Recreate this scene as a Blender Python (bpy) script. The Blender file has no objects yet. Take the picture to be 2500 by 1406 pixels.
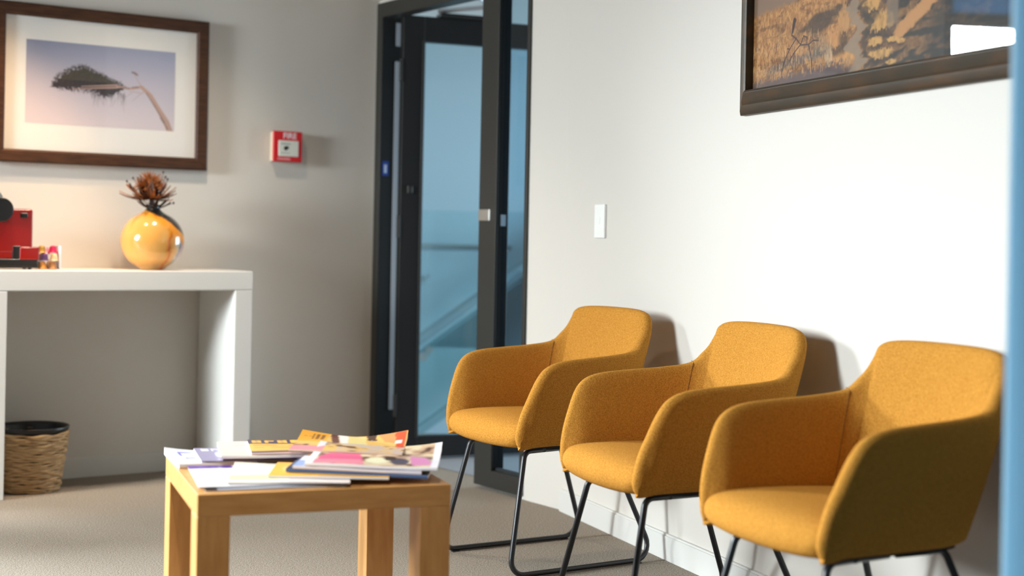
import bpy, bmesh, math, random
import numpy as np
from mathutils import Vector, Matrix, noise as mnoise
random.seed(7)
SC = bpy.context.scene
COL = SC.collection
PI = math.pi

# ------------------------------------------------------------------ camera
cd = bpy.data.cameras.new('camera'); cam = bpy.data.objects.new('camera', cd); COL.objects.link(cam)
roll = math.radians(1.12); cr, sr = math.cos(roll), math.sin(roll)
cam.matrix_world = Matrix(((cr, -sr, 0, 0), (0, 0, -1, 0), (sr, cr, 0, 1.0), (0, 0, 0, 1)))
cd.sensor_width = 36; cd.lens = 36 * 3520 / 2500; cd.shift_y = -117 / 2500
cd.clip_start = .05; cd.clip_end = 100
cd.dof.use_dof = True; cd.dof.focus_distance = 4.2; cd.dof.aperture_fstop = 1.9
SC.camera = cam

# plan directions of the walls
LD = Vector((.8223, .5691, 0)); RD = Vector((.3627, -.9319, 0)); DD = Vector((.5691, -.8223, 0))
CORNER = Vector((-.6698, 6.6217, 0)); BEND = Vector((.2024, 5.3615, 0))
AL = math.atan2(LD.y, LD.x); AR = math.atan2(RD.y, RD.x); AD = math.atan2(DD.y, DD.x)
NL = Vector((.5691, -.8223, 0)); NR = Vector((-.9319, -.3627, 0)); ND = Vector((-.8223, -.5691, 0))
L3 = CORNER - LD * 4.2          # far left corner of the room
WD = -RD * -1                   # side wall runs along RD from L3

# ------------------------------------------------------------------ world, light, exposure
w = bpy.data.worlds.new('sky'); SC.world = w; w.use_nodes = True
nt = w.node_tree; bg = nt.nodes['Background']
bg.inputs[0].default_value = (.62, .76, 1, 1); bg.inputs[1].default_value = .5
SC.view_settings.view_transform = 'Standard'; SC.view_settings.look = 'None'
SC.view_settings.gamma = 1; SC.view_settings.use_curve_mapping = False
SC.view_settings.exposure = 0.43

def area(name, loc, direction, sx, sy, power, color, spread=PI):
    l = bpy.data.lights.new(name, 'AREA'); l.shape = 'RECTANGLE'; l.size = sx; l.size_y = sy
    l.energy = power; l.color = color; l.spread = spread
    o = bpy.data.objects.new(name, l); COL.objects.link(o); o.location = loc
    o.rotation_euler = Vector(direction).to_track_quat('-Z', 'Z').to_euler(); return o
def spot(name, loc, target, power, color, size, blend=.6, r=.04):
    l = bpy.data.lights.new(name, 'SPOT'); l.energy = power; l.color = color
    l.spot_size = size; l.spot_blend = blend; l.shadow_soft_size = r
    o = bpy.data.objects.new(name, l); COL.objects.link(o); o.location = loc
    o.rotation_euler = (Vector(target) - Vector(loc)).to_track_quat('-Z', 'Y').to_euler(); return o
def onL(t, off, z): return CORNER - LD * t + NL * off + Vector((0, 0, z))
def onW(s, off, z): return L3 + RD * s - NR * off * -1 * -1 + Vector((0, 0, z))
# daylight: sky panels stand outside, above head height, so the window heads cut the light off the upper walls
def sky(name, base, out, zc, sx, sz, power, color, dist=1.5):
    d = Vector((-out.x, -out.y, -(zc - .9) / (dist + 3.5)))
    return area(name, base + out * dist + Vector((0, 0, zc)), d, sx, sz, power, color)
sky('sky_far_window', CORNER - LD * 3.1, -NL, 2.50, 1.6, .9, 740, (.93, .96, 1))
sky('sky_side_window', L3 + RD * 2.1, NR, 2.50, 2.8, .9, 800, (.93, .965, 1))
sky('sky_near_window', L3 + RD * 5.2, NR, 2.50, 1.2, .9, 10, (.93, .965, 1))
# ceiling downlights; the table spot is an added fill
spot('warm_downlight', onL(1.80, .55, 2.52), onL(1.66, .16, .9), 85, (1, .62, .30), math.radians(50), .9)
spot('floor_downlight', onL(1.15, .75, 2.52), onL(1.15, .78, 0), 80, (1, .83, .64), math.radians(105), 1, .06)
spot('table_fill_spot', (-.55, 2.0, 2.52), (-.50, 3.25, .35), 75, (1, .88, .74), math.radians(34), 1, .06)  # unseen fill added to brighten the table front
# cool daylight of the stairwell
area('daylight_stairwell', (1.9, 7.6, 1.0), (-1, .12, -.25), 1.2, 1.6, 80, (.70, .87, 1))

# ------------------------------------------------------------------ helpers
def link(o, parent=None):
    COL.objects.link(o)
    if parent is not None: o.parent = parent
    return o
class M:
    """collects geometry for one mesh"""
    def __init__(s): s.v = []; s.f = []; s.c = []
    def add(s, vs, fs, col=None):
        n = len(s.v); s.v += [tuple(p) for p in vs]; s.f += [tuple(i + n for i in f) for f in fs]
        s.c += [col or (1, 1, 1)] * len(vs); return s
    def box(s, x0, x1, y0, y1, z0, z1):
        vs = [(x, y, z) for z in (z0, z1) for y in (y0, y1) for x in (x0, x1)]
        return s.add(vs, [(0, 2, 3, 1), (4, 5, 7, 6), (0, 1, 5, 4), (2, 6, 7, 3), (0, 4, 6, 2), (1, 3, 7, 5)])
    def tube(s, pts, r, n=10, cap=True):
        pts = [Vector(p) for p in pts]; rs = r if isinstance(r, (list, tuple)) else [r] * len(pts)
        t0 = (pts[1] - pts[0]).normalized()
        nrm = t0.orthogonal().normalized(); vs = []; prev = t0
        for i, p in enumerate(pts):
            if i == 0: t = t0
            elif i == len(pts) - 1: t = (pts[i] - pts[i - 1]).normalized()
            else: t = ((pts[i + 1] - pts[i]).normalized() + (pts[i] - pts[i - 1]).normalized()).normalized()
            q = prev.rotation_difference(t); nrm = (q @ nrm).normalized(); prev = t
            b = t.cross(nrm)
            for k in range(n):
                a = 2 * PI * k / n; vs.append(p + (nrm * math.cos(a) + b * math.sin(a)) * rs[i])
        fs = [(i * n + k, i * n + (k + 1) % n, (i + 1) * n + (k + 1) % n, (i + 1) * n + k) for i in range(len(pts) - 1) for k in range(n)]
        if cap: fs += [tuple(range(n))[::-1], tuple(range((len(pts) - 1) * n, len(pts) * n))]
        return s.add(vs, fs)
    def lathe(s, prof, n=40, cx=0, cy=0):
        vs = [(cx + r * math.cos(2 * PI * k / n), cy + r * math.sin(2 * PI * k / n), z) for r, z in prof for k in range(n)]
        fs = [(i * n + k, i * n + (k + 1) % n, (i + 1) * n + (k + 1) % n, (i + 1) * n + k) for i in range(len(prof) - 1) for k in range(n)]
        return s.add(vs, fs)
    def disc(s, c, axis, r, h, n=24):
        a = Vector(axis).normalized(); return s.tube([Vector(c), Vector(c) + a * h], r, n)
    def build(s, name, mat, parent=None, bevel=0, seg=2, smooth=False, subs=0, color=False, kind=None, label=None):
        me = bpy.data.meshes.new(name); me.from_pydata(s.v, [], s.f); me.update()
        if smooth: me.polygons.foreach_set('use_smooth', [True] * len(me.polygons))
        if color:
            at = me.color_attributes.new('Col', 'FLOAT_COLOR', 'POINT')
            a = np.ones((len(s.v), 4), 'f'); a[:, :3] = np.array(s.c, 'f').reshape(-1, 3); at.data.foreach_set('color', a.ravel())
        me.materials.append(mat); o = bpy.data.objects.new(name, me); link(o, parent)
        if bevel:
            b = o.modifiers.new('bevel', 'BEVEL'); b.width = bevel; b.segments = seg; b.limit_method = 'ANGLE'
            me.polygons.foreach_set('use_smooth', [True] * len(me.polygons))
            o.modifiers.new('wn', 'WEIGHTED_NORMAL').keep_sharp = True
        if subs: o.modifiers.new('sub', 'SUBSURF').levels = subs; o.modifiers['sub'].render_levels = subs
        if kind: o['kind'] = kind
        if label: o['label'] = label
        return o
def tag(o, label=None, cat=None, group=None, kind=None):
    if label: o['label'] = label
    if cat: o['category'] = cat
    if group: o['group'] = group
    if kind: o['kind'] = kind
    return o
def empty(name, loc, rz=0, **k):
    o = bpy.data.objects.new(name, None); link(o); o.location = loc; o.rotation_euler = (0, 0, rz)
    o.empty_display_size = .05; return tag(o, **k)
def smooth_path(P, k=6):
    P = [np.array(p, float) for p in P]; out = []
    for i in range(len(P) - 1):
        a, b, c, d = P[max(i - 1, 0)], P[i], P[i + 1], P[min(i + 2, len(P) - 1)]
        for j in range(k):
            t = j / k; out.append(.5 * ((2 * b) + (c - a) * t + (2 * a - 5 * b + 4 * c - d) * t * t + (3 * b - a - 3 * c + d) * t ** 3))
    out.append(P[-1]); return out
def fillet(P, radii, n=7):
    """polyline with rounded corners"""
    P = [Vector(p) for p in P]; out = [P[0]]
    for i in range(1, len(P) - 1):
        a = (P[i - 1] - P[i]).normalized(); b = (P[i + 1] - P[i]).normalized(); r = radii[i - 1]
        half = a.angle(b) / 2; d = r / math.tan(half); c = P[i] + (a + b).normalized() * (r / math.sin(half))
        p0 = P[i] + a * d - c; p1 = P[i] + b * d - c
        for k in range(n + 1):
            out.append(c + p0.slerp(p1, k / n).normalized() * r if True else p0)
    out.append(P[-1]); return out

# ------------------------------------------------------------------ materials
def mat(name, color, rough=.6, metal=0, spec=.5, bump=None, vary=None, sheen=0, coat=0, emit=None, stretch=None):
    m = bpy.data.materials.new(name); m.use_nodes = True; N = m.node_tree.nodes; Lk = m.node_tree.links
    p = N['Principled BSDF']; p.inputs['Base Color'].default_value = (*color, 1); p.inputs['Roughness'].default_value = rough
    p.inputs['Metallic'].default_value = metal; p.inputs['Specular IOR Level'].default_value = spec
    if sheen: p.inputs['Sheen Weight'].default_value = sheen; p.inputs['Sheen Roughness'].default_value = .5; p.inputs['Sheen Tint'].default_value = (*color, 1)
    if coat: p.inputs['Coat Weight'].default_value = coat; p.inputs['Coat Roughness'].default_value = .08
    if emit: p.inputs['Emission Color'].default_value = (*color, 1); p.inputs['Emission Strength'].default_value = emit
    tc = N.new('ShaderNodeTexCoord'); mp = N.new('ShaderNodeMapping'); Lk.new(tc.outputs['Object'], mp.inputs[0])
    if stretch: mp.inputs['Scale'].default_value = stretch
    if vary:   # (scale, color2, lo, hi)
        n = N.new('ShaderNodeTexNoise'); n.inputs['Scale'].default_value = vary[0]; n.inputs['Detail'].default_value = 6; Lk.new(mp.outputs[0], n.inputs['Vector'])
        r = N.new('ShaderNodeValToRGB'); r.color_ramp.elements[0].position = vary[2]; r.color_ramp.elements[1].position = vary[3]
        r.color_ramp.elements[0].color = (*color, 1); r.color_ramp.elements[1].color = (*vary[1], 1)
        Lk.new(n.outputs[0], r.inputs[0]); Lk.new(r.outputs[0], p.inputs['Base Color'])
    if bump:   # (kind, scale, strength, distance)
        if bump[0] == 'voronoi':
            n = N.new('ShaderNodeTexVoronoi'); n.inputs['Scale'].default_value = bump[1]; out = n.outputs['Distance']
        else:
            n = N.new('ShaderNodeTexNoise'); n.inputs['Scale'].default_value = bump[1]; n.inputs['Detail'].default_value = 3; out = n.outputs[0]
        Lk.new(mp.outputs[0], n.inputs['Vector']); b = N.new('ShaderNodeBump'); b.inputs['Strength'].default_value = bump[2]; b.inputs['Distance'].default_value = bump[3]
        b.invert = bump[0] == 'voronoi'; Lk.new(out, b.inputs['Height']); Lk.new(b.outputs[0], p.inputs['Normal'])
    return m
def colmat(name, rough=.5, spec=.4, coat=0):
    m = mat(name, (1, 1, 1), rough, spec=spec, coat=coat); N = m.node_tree.nodes
    a = N.new('ShaderNodeAttribute'); a.attribute_name = 'Col'; m.node_tree.links.new(a.outputs['Color'], N['Principled BSDF'].inputs['Base Color']); return m
def glass(name, tint, refl=1.0):
    m = bpy.data.materials.new(name); m.use_nodes = True; N = m.node_tree.nodes; Lk = m.node_tree.links; N.remove(N['Principled BSDF'])
    t = N.new('ShaderNodeBsdfTransparent'); t.inputs[0].default_value = (*tint, 1); g = N.new('ShaderNodeBsdfGlossy'); g.inputs['Roughness'].default_value = .01
    f = N.new('ShaderNodeFresnel'); f.inputs[0].default_value = 1.5; k = N.new('ShaderNodeMath'); k.operation = 'MULTIPLY'; k.inputs[1].default_value = refl
    x = N.new('ShaderNodeMixShader'); gm = N.new('ShaderNodeNewGeometry'); iv = N.new('ShaderNodeMath'); iv.operation = 'SUBTRACT'; iv.inputs[0].default_value = 1; Lk.new(gm.outputs['Backfacing'], iv.inputs[1]); k2 = N.new('ShaderNodeMath'); k2.operation = 'MULTIPLY'; Lk.new(f.outputs[0], k2.inputs[0]); Lk.new(iv.outputs[0], k2.inputs[1]); Lk.new(k2.outputs[0], k.inputs[0]); Lk.new(k.outputs[0], x.inputs[0]); Lk.new(t.outputs[0], x.inputs[1]); Lk.new(g.outputs[0], x.inputs[2])
    Lk.new(x.outputs[0], N['Material Output'].inputs[0]); return m

def translucent(name, color, mixf=.6, rough=.4):
    m = mat(name, color, rough); N = m.node_tree.nodes; Lk = m.node_tree.links; t = N.new('ShaderNodeBsdfTranslucent'); t.inputs[0].default_value = (*color, 1)
    x = N.new('ShaderNodeMixShader'); x.inputs[0].default_value = mixf; Lk.new(N['Principled BSDF'].outputs[0], x.inputs[1]); Lk.new(t.outputs[0], x.inputs[2]); Lk.new(x.outputs[0], N['Material Output'].inputs[0]); return m
WALL = mat('wall_paint', (.625, .592, .545), .85, spec=.2, bump=('noise', 300, .05, .001))
BASE = mat('baseboard_paint', (.64, .63, .60), .5, spec=.3)
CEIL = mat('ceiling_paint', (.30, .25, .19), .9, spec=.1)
WHITE = mat('white_lacquer', (.76, .745, .715), .45, spec=.35)
CARPET = mat('carpet', (.45, .385, .315), .95, spec=.05, vary=(230, (.14, .122, .104), .36, .68), bump=('noise', 420, .9, .004))
LANDING = mat('landing_carpet', (.30, .31, .33), .95, spec=.05, vary=(300, (.24, .25, .27), .35, .65))
ALU = mat('dark_bronze_aluminium', (.030, .029, .026), .38, metal=.2, spec=.5)
ALUD = mat('black_aluminium', (.012, .012, .012), .45, spec=.4)
GREY = mat('grey_aluminium', (.52, .54, .58), .4, metal=.3)
CHROME = mat('brushed_steel', (.62, .62, .60), .28, metal=1)
RUBBER = mat('black_gasket', (.015, .017, .02), .6)
FABRIC = mat('mustard_fabric', (.56, .26, .048), .95, spec=.05, vary=(260, (.40, .17, .024), .38, .66), bump=('voronoi', 480, .55, .0016), sheen=.06)
SEAM = mat('seam_thread', (.20, .085, .014), .9)
STEEL = mat('black_powder_coat', (.010, .011, .014), .36, spec=.6)
WOOD = mat('birch_veneer', (.68, .36, .125), .38, spec=.35, vary=(9, (.54, .255, .075), .35, .75), stretch=(1, 6, 6))
WOODV = mat('birch_veneer_upright', (.68, .36, .125), .38, spec=.35, vary=(9, (.54, .255, .075), .35, .75), stretch=(6, 6, 1))
FRAMEW = mat('dark_walnut_stain', (.072, .028, .012), .5, spec=.3, vary=(14, (.034, .014, .007), .35, .7), stretch=(1, 8, 8))
BRONZE = mat('antique_bronze_moulding', (.042, .032, .021), .45, metal=.25, vary=(7, (.085, .044, .020), .45, .75), stretch=(1, 4, 4))
PAGES = mat('magazine_pages', (.83, .82, .80), .6, vary=(400, (.62, .61, .60), .45, .75), stretch=(.02, .02, 4))
PRINT = colmat('printed_paper', .55, .2)
COVER = colmat('glossy_cover', .28, .5)
CLEAR = glass('clear_glass', (.95, .98, .98))
PGLASS = glass('picture_glass', (1, 1, 1), 1.0)
DGLASS = glass('door_glass', (.80, .90, .95), .8)

# ------------------------------------------------------------------ room shell
def slab(name, y0, y1, m, z=0):
    tag(M().box(-6, 5, y0, y1, -.12, z).build(name, m), kind='structure')
slab('floor', 2.7, 7.4, CARPET)
slab('floor_low_bounce', -3, 2.7, mat('low_bounce_floor', (.055, .052, .05), .6))   # unseen near floor, darkened to cut bounce onto the chairs
DARKW = mat('low_bounce_wall', (.10, .09, .085), .8)  # dark tone for unseen walls, keeps bounce off the chair sides
H = 2.6
tag(M().box(-6, 5, -3, 9, H, H + .1).build('ceiling', CEIL), kind='structure')
def wallobj(name, org, ang, boxes, m=WALL):
    r = empty(name, org, ang, kind='structure'); b = M()
    for q in boxes: b.box(*q)
    b.build('plaster', m, r); return r
# wall with console: x runs to the right, x=0 at the corner; windows start at x=-2.2
wl = wallobj('wall_left', CORNER, AL, [(-2.2, .12, 0, .12, 0, H), (-4.3, -2.2, 0, .12, 0, .55), (-4.3, -3.8, 0, .12, .55, H), (-3.8, -2.2, 0, .12, 2.45, H)])
# side wall with two windows (left of frame)
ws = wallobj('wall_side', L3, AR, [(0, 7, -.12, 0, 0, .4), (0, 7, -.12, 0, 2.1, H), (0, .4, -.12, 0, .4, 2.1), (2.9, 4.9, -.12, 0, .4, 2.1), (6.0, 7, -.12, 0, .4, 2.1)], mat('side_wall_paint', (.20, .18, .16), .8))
wr = wallobj('wall_right', BEND, AR, [(0, 2.6, 0, .14, 0, H)])
wallobj('wall_low_bounce', BEND, AR, [(2.6, 7.6, 0, .14, 0, H)], DARKW)  # unseen dark stretch of wall, added to cut bounce onto the chairs
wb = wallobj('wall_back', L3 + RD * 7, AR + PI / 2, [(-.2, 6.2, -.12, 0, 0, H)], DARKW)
wd = wallobj('wall_door', BEND, AD, [(-.262, .02, 0, .14, 0, H), (-1.60, -1.452, .058, .14, 0, H), (-1.452, -.262, 0, .14, 2.062, H)])
M().box(-1.462, -.2, -.035, .0, 2.075, H).build('bulkhead', WALL, wd, bevel=.003)

def baseboard(name, org, ang, x0, x1, h, ends=None):
    b = M(); b.box(x0, x1, -.014, 0, 0, h - .006); b.box(x0, x1, -.010, 0, h - .006, h)
    o = b.build(name, BASE); o.location = org; o.rotation_euler = (0, 0, ang); tag(o, kind='structure'); return o
baseboard('baseboard_left', CORNER, AL, -3.9, -.004, .080)
baseboard('baseboard_right', BEND, AR, .012, 2.6, .082)

# windows beyond the frame (they light the room and show in the picture glass)
def window(name, org, ang, x0, x1, z0, z1, side, mull=(), bar=None):
    r = empty(name, org, ang, kind='structure'); f = M(); y0, y1 = (0.02, .09) if side > 0 else (-.09, -.02)
    for q in [(x0, x0 + .05, z0, z1), (x1 - .05, x1, z0, z1), (x0, x1, z0, z0 + .05), (x0, x1, z1 - .05, z1)] + [(m - .025, m + .025, z0, z1) for m in mull]:
        f.box(q[0], q[1], y0, y1, q[2], q[3])
    if bar: f.box(x0, x1, y0, y1, bar - .03, bar + .03)
    f.build('window_frame', ALU, r); ym = (y0 + y1) / 2
    M().box(x0 + .04, x1 - .04, ym - .003, ym + .003, z0 + .04, z1 - .04).build('pane', CLEAR, r); return r
window('window_1', CORNER, AL, -3.8, -2.2, .55, 2.45, 1, bar=2.15)
window('window_2', L3, AR, .4, 2.9, .4, 2.1, -1, mull=(1.65,))
window('window_3', L3, AR, 4.9, 6.0, .4, 2.1, -1)
bl = empty('roller_blind', CORNER - LD * 3.0 + Vector((0, 0, 2.17)), AL, label='dark blue roller blind drawn over the top of the far window', cat='blind')
M().box(-.79, .79, .012, .016, .0, .30).build('blind_fabric', translucent('blue_blind', (.16, .42, .62), .7, .8), bl)
M().disc((-.79, .014, .30), (1, 0, 0), .012, 1.58).build('roller', GREY, bl)
for i, (x, y) in enumerate([(-1.9, 4.3), (-.6, 3.4)]): pass

# ------------------------------------------------------------------ glazed door screen
dr = empty('door_frame', BEND, AD, kind='structure')     # x: 0 at wall bend, negative to the left; y into the wall
def db(name, m, q, parent=None, bevel=.002, **k): return M().box(*q).build(name, m, parent or dr, bevel=bevel, **k)
db('jamb', ALU, (-1.450, -1.401, -.012, .12, 0, 2.06))
db('jamb_reveal', ALUD, (-1.401, -1.399, -.008, .12, 0, 1.994), bevel=0)
db('head', ALU, (-1.400, -.245, -.012, .06, 1.994, 2.06))
db('mullion', ALU, (-.578, -.456, -.012, .0, .013, 1.994))
db('mullion_core', ALUD, (-.576, -.457, .0, .05, .013, 1.994))
db('jamb', ALU, (-.262, -.245, -.012, .05, .013, 2.0))
db('sill', ALU, (-.456, -.262, -.012, .05, .013, .082))
db('gasket', RUBBER, (-.456, -.262, .012, .028, .082, .092), bevel=0)
db('glass_pane', DGLASS, (-.455, -.262, .017, .023, .085, 1.994), bevel=0)
db('gap_light_strip', GREY, (-1.399, -1.396, .058, .088, .22, 1.80), bevel=0, label='light grey strip standing in for light through the hinge gap')  # pale strips in place of the light showing at the hinge gap
db('gap_light_strip', GREY, (-1.399, -1.396, .060, .088, 1.87, 1.975), bevel=0)
db('mullion_plate', CHROME, (-.577, -.497, -.016, -.011, 1.075, 1.122), bevel=.004, label='shiny steel plate on the mullion')  # small bright steel plates on the mullion face and side
db('mullion_plate', CHROME, (-.456, -.4545, .012, .036, 1.055, 1.10), bevel=0)
st = db('sticker', mat('blue_sticker', (.02, .06, .30), .4), (-1.399, -1.3975, .002, .034, 1.280, 1.345), bevel=0, label='small dark blue safety sticker')
M().box(-1.3975, -1.397, .010, .024, 1.292, 1.330).build('emblem', mat('sticker_white', (.5, .6, .8), .5), st)

# open leaf, swung into the stairwell
hx = Vector((-.512, 6.475, 0)); ldir = Vector((.9255, .3787, 0)).normalized(); AO = math.atan2(ldir.y, ldir.x)
lf = empty('door_leaf', hx, AO, kind='structure')
LW = .93
for q in [(0, .075, .012, 2.0)]: M().box(0, .100, -.022, .022, .012, 2.0).build('stile', ALUD, lf, bevel=.003)
M().box(LW - .1, LW, -.022, .022, .012, 2.0).build('stile', ALUD, lf, bevel=.003)
M().box(.100, LW - .1, -.022, .022, .012, .108).build('rail', ALUD, lf, bevel=.003)
M().box(.100, LW - .1, -.022, .022, 1.885, 2.0).build('rail', ALUD, lf, bevel=.003)
M().box(.092, .104, -.026, .026, .10, 1.89).build('glazing_bead', ALU, lf, bevel=.002)
M().box(.104, LW - .1, -.003, .003, .105, 1.89).build('glass_pane', DGLASS, lf)
for z in (.25, 1.05, 1.75): M().tube([(-.006, -.02, z - .05), (-.006, -.02, z + .05)], .009).build('hinge', ALU, lf)
M().box(.03, .055, -.034, -.022, 1.20, 1.235).build('lock_cylinder', ALU, lf, bevel=.004)
ca = empty('door_closer', hx, AO, kind='structure')
c_ = M(); c_.box(.17, .40, -.05, .03, 2.0, 2.018)
c_.build('closer_body', ALU, ca, bevel=.004)
M().tube([(.17, 0, 2.03), (.385, -.13, 2.05)], .010).build('closer_arm', GREY, ca)
M().tube([(.385, -.13, 2.055), (.22, -.26, 2.08)], .010).build('closer_arm', GREY, ca)
M().disc((.385, -.13, 2.035), (0, 0, 1), .016, .03).build('closer_pivot', CHROME, ca)

# ------------------------------------------------------------------ stairwell beyond
SW = mat('stairwell_paint', (.62, .65, .65), .85, spec=.2)
s1 = M(); s1.box(-.9, 4.2, 8.35, 8.45, -2.2, H); s1.box(-.92, -.80, 6.72, 8.45, -2.2, H); s1.box(2.4, 2.5, 5.9, 8.45, -2.2, H)  # left wall is unseen, added to keep sky panel light out
tag(s1.build('wall_stairwell', SW), kind='structure')
tag(M().box(-2.6, 4.2, 6.9, 8.4, -2.3, -2.2).build('floor_stairwell', LANDING), kind='structure')
lc = M(); lc.add([(-.62, 6.72, .002), (.3, 5.5, .002), (2.4, 5.5, .002), (2.4, 7.1, .002), (-.62, 7.1, .002)], [(0, 1, 2, 3, 4)])
lc.add([(-.62, 7.1, .002), (2.4, 7.1, .002), (2.4, 7.1, -.2), (-.62, 7.1, -.2)], [(0, 1, 2, 3)])
tag(lc.build('floor_landing', LANDING), kind='structure')
hr = empty('stair_balustrade', (-.5, 8.1, 0), 0, kind='structure')
def sl(x): return .409 + (x + .536) * .742    # slope of the flight at y=8.2
a_, b_ = -.76, 1.5
M().tube([(a_ + .5, .1, sl(a_)), (b_ + .5, .1, sl(b_))], .030, 14).build('sloping_handrail', mat('rail_grey', (.40, .43, .42), .4), hr)
g = M(); g.add([(a_ + .5, .06, sl(a_) - .06), (b_ + .5, .06, sl(b_) - .06), (b_ + .5, .06, sl(b_) - .52), (a_ + .5, .06, sl(a_) - .52),
                (a_ + .5, .072, sl(a_) - .06), (b_ + .5, .072, sl(b_) - .06), (b_ + .5, .072, sl(b_) - .52), (a_ + .5, .072, sl(a_) - .52)],
               [(0, 1, 2, 3), (7, 6, 5, 4), (0, 4, 5, 1), (1, 5, 6, 2), (2, 6, 7, 3), (3, 7, 4, 0)])
g.build('balustrade_glass', glass('balustrade_glass_tint', (.86, .95, .95)), hr)
g = M()
for o_ in (-.075, -.52): g.tube([(a_ + .5, .066, sl(a_) + o_), (b_ + .5, .066, sl(b_) + o_)], .007 if o_ > -.1 else .03, 8)
g.build('glass_edge', mat('glass_edge_green', (.30, .42, .42), .3), hr)
M().disc((.012, .03, .333), (0, 1, 0), .026, .05).build('standoff', CHROME, hr)
M().disc((.045, .05, .37), (0, 1, 0), .022, .05).build('standoff', CHROME, hr)
M().disc((.62, .03, .80), (0, 1, 0), .026, .05).build('standoff', CHROME, hr)
wh = empty('wall_handrail', (-.5, 8.2, 0), 0, kind='structure')
M().tube([(-.26, 0, .951), (.50, 0, .951)], .019, 14).build('rail', CHROME, wh)
for bx in (.028,):
    M().tube(fillet([(bx, 0, .935), (bx, 0, .78), (bx - .06, .1, .765)], [.03]), .008, 8).build('bracket', CHROME, wh)
    M().disc((bx - .06, .08, .765), (0, 1, 0), .03, .06).build('wall_rosette', CHROME, wh)
wh2 = M().box(-.78, 2.0, 7.95, 7.96, .4, 1.155)
tag(wh2.build('glass_balustrade_panel', glass('panel_glass', (.92, .98, .99))), kind='structure')

# ------------------------------------------------------------------ glazed partition edge close on the right
gp = empty('partition_panel', (.667, 1.93, 0), math.radians(4), kind='structure')
FILM = translucent('pale_blue_film', (.50, .72, .86), .7)
M().box(0, 1.15, 0, .012, .0, 2.4).build('frosted_pane', FILM, gp, bevel=.003, label='pale blue frosted glass panel')

# ------------------------------------------------------------------ console table
C = empty('console_table', CORNER - LD * 1.55 + NL * .19, AL, label='white lacquered console table with thick square legs against the left wall', cat='table')
# local: x right, y into wall (front at -.19)
cx = lambda t: 1.55 - t
M().box(cx(2.45), cx(.732), -.19, .186, .7745, .8515).build('tabletop', WHITE, C, bevel=.004)
M().box(cx(.808), cx(.733), -.19, .186, 0, .774).build('leg', WHITE, C, bevel=.003)
M().box(cx(1.790), cx(1.713), -.19, .186, 0, .774).build('leg', WHITE, C, bevel=.003)
M().box(cx(2.449), cx(2.374), -.19, .186, 0, .774).build('leg', WHITE, C, bevel=.003)
TOPZ = .8515

# ------------------------------------------------------------------ painting helpers (flat prints)
rng = np.random.RandomState(3)
def vnoise(U, V, fx, fy, seed=0, octv=3):
    out = 0; amp = 1; tot = 0
    for o in range(octv):
        r = np.random.RandomState(seed + o * 17); nx, ny = int(fx * 2 ** o) + 3, int(fy * 2 ** o) + 3; g = r.rand(ny, nx)
        x = np.clip(U, 0, 1) * (nx - 2); y = np.clip(V, 0, 1) * (ny - 2); x0 = np.floor(x).astype(int); y0 = np.floor(y).astype(int); a = x - x0; b = y - y0
        a = a * a * (3 - 2 * a); b = b * b * (3 - 2 * b)
        out = out + amp * ((g[y0, x0] * (1 - a) + g[y0, x0 + 1] * a) * (1 - b) + (g[y0 + 1, x0] * (1 - a) + g[y0 + 1, x0 + 1] * a) * b)
        tot += amp; amp *= .5
    return out / tot
def lin(c):
    c = np.array(c, float) / 255; return np.where(c <= .04045, c / 12.92, ((c + .055) / 1.055) ** 2.4)
def blend(img, mask, c): m = np.clip(mask, 0, 1)[..., None]; return img * (1 - m) + lin(c) * m
def base3(U, c): return np.ones(U.shape + (3,)) * lin(c)
def seg(U, V, asp, p, q, w0, w1, soft=.003):
    ax, ay, bx, by = p[0] * asp, p[1], q[0] * asp, q[1]; X = U * asp; dx, dy = bx - ax, by - ay; L = dx * dx + dy * dy + 1e-9
    t = np.clip(((X - ax) * dx + (V - ay) * dy) / L, 0, 1); d = np.hypot(X - ax - t * dx, V - ay - t * dy); return np.clip((w0 + (w1 - w0) * t - d) / soft + .5, 0, 1)
def poly(U, V, pts):
    ins = np.zeros(U.shape, bool); n = len(pts)
    for i in range(n):
        (x1, y1), (x2, y2) = pts[i], pts[(i + 1) % n]
        c = ((y1 > V) != (y2 > V)) & (U < (x2 - x1) * (V - y1) / (y2 - y1 + 1e-12) + x1); ins ^= c
    return ins.astype(float)
def print_mesh(name, m, parent, x0, x1, z0, z1, y, nx, nz, fn):
    """flat print facing -y, image coordinate U right, V down"""
    U, V = np.meshgrid(np.linspace(0, 1, nx), np.linspace(0, 1, nz)); img = fn(U, V)
    P = np.stack([x0 + U * (x1 - x0), np.full_like(U, y), z1 - V * (z1 - z0)], -1).reshape(-1, 3)
    i = np.arange(nx * nz).reshape(nz, nx); F = np.stack([i[1:, :-1], i[1:, 1:], i[:-1, 1:], i[:-1, :-1]], -1).reshape(-1, 4)
    me = bpy.data.meshes.new(name); me.from_pydata(P.tolist(), [], F.tolist()); me.update()
    at = me.color_attributes.new('Col', 'FLOAT_COLOR', 'POINT'); a = np.ones((nx * nz, 4), 'f'); a[:, :3] = np.clip(img.reshape(-1, 3), 0, 1); at.data.foreach_set('color', a.ravel())
    me.materials.append(m); o = bpy.data.objects.new(name, me); link(o, parent); return o

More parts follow.
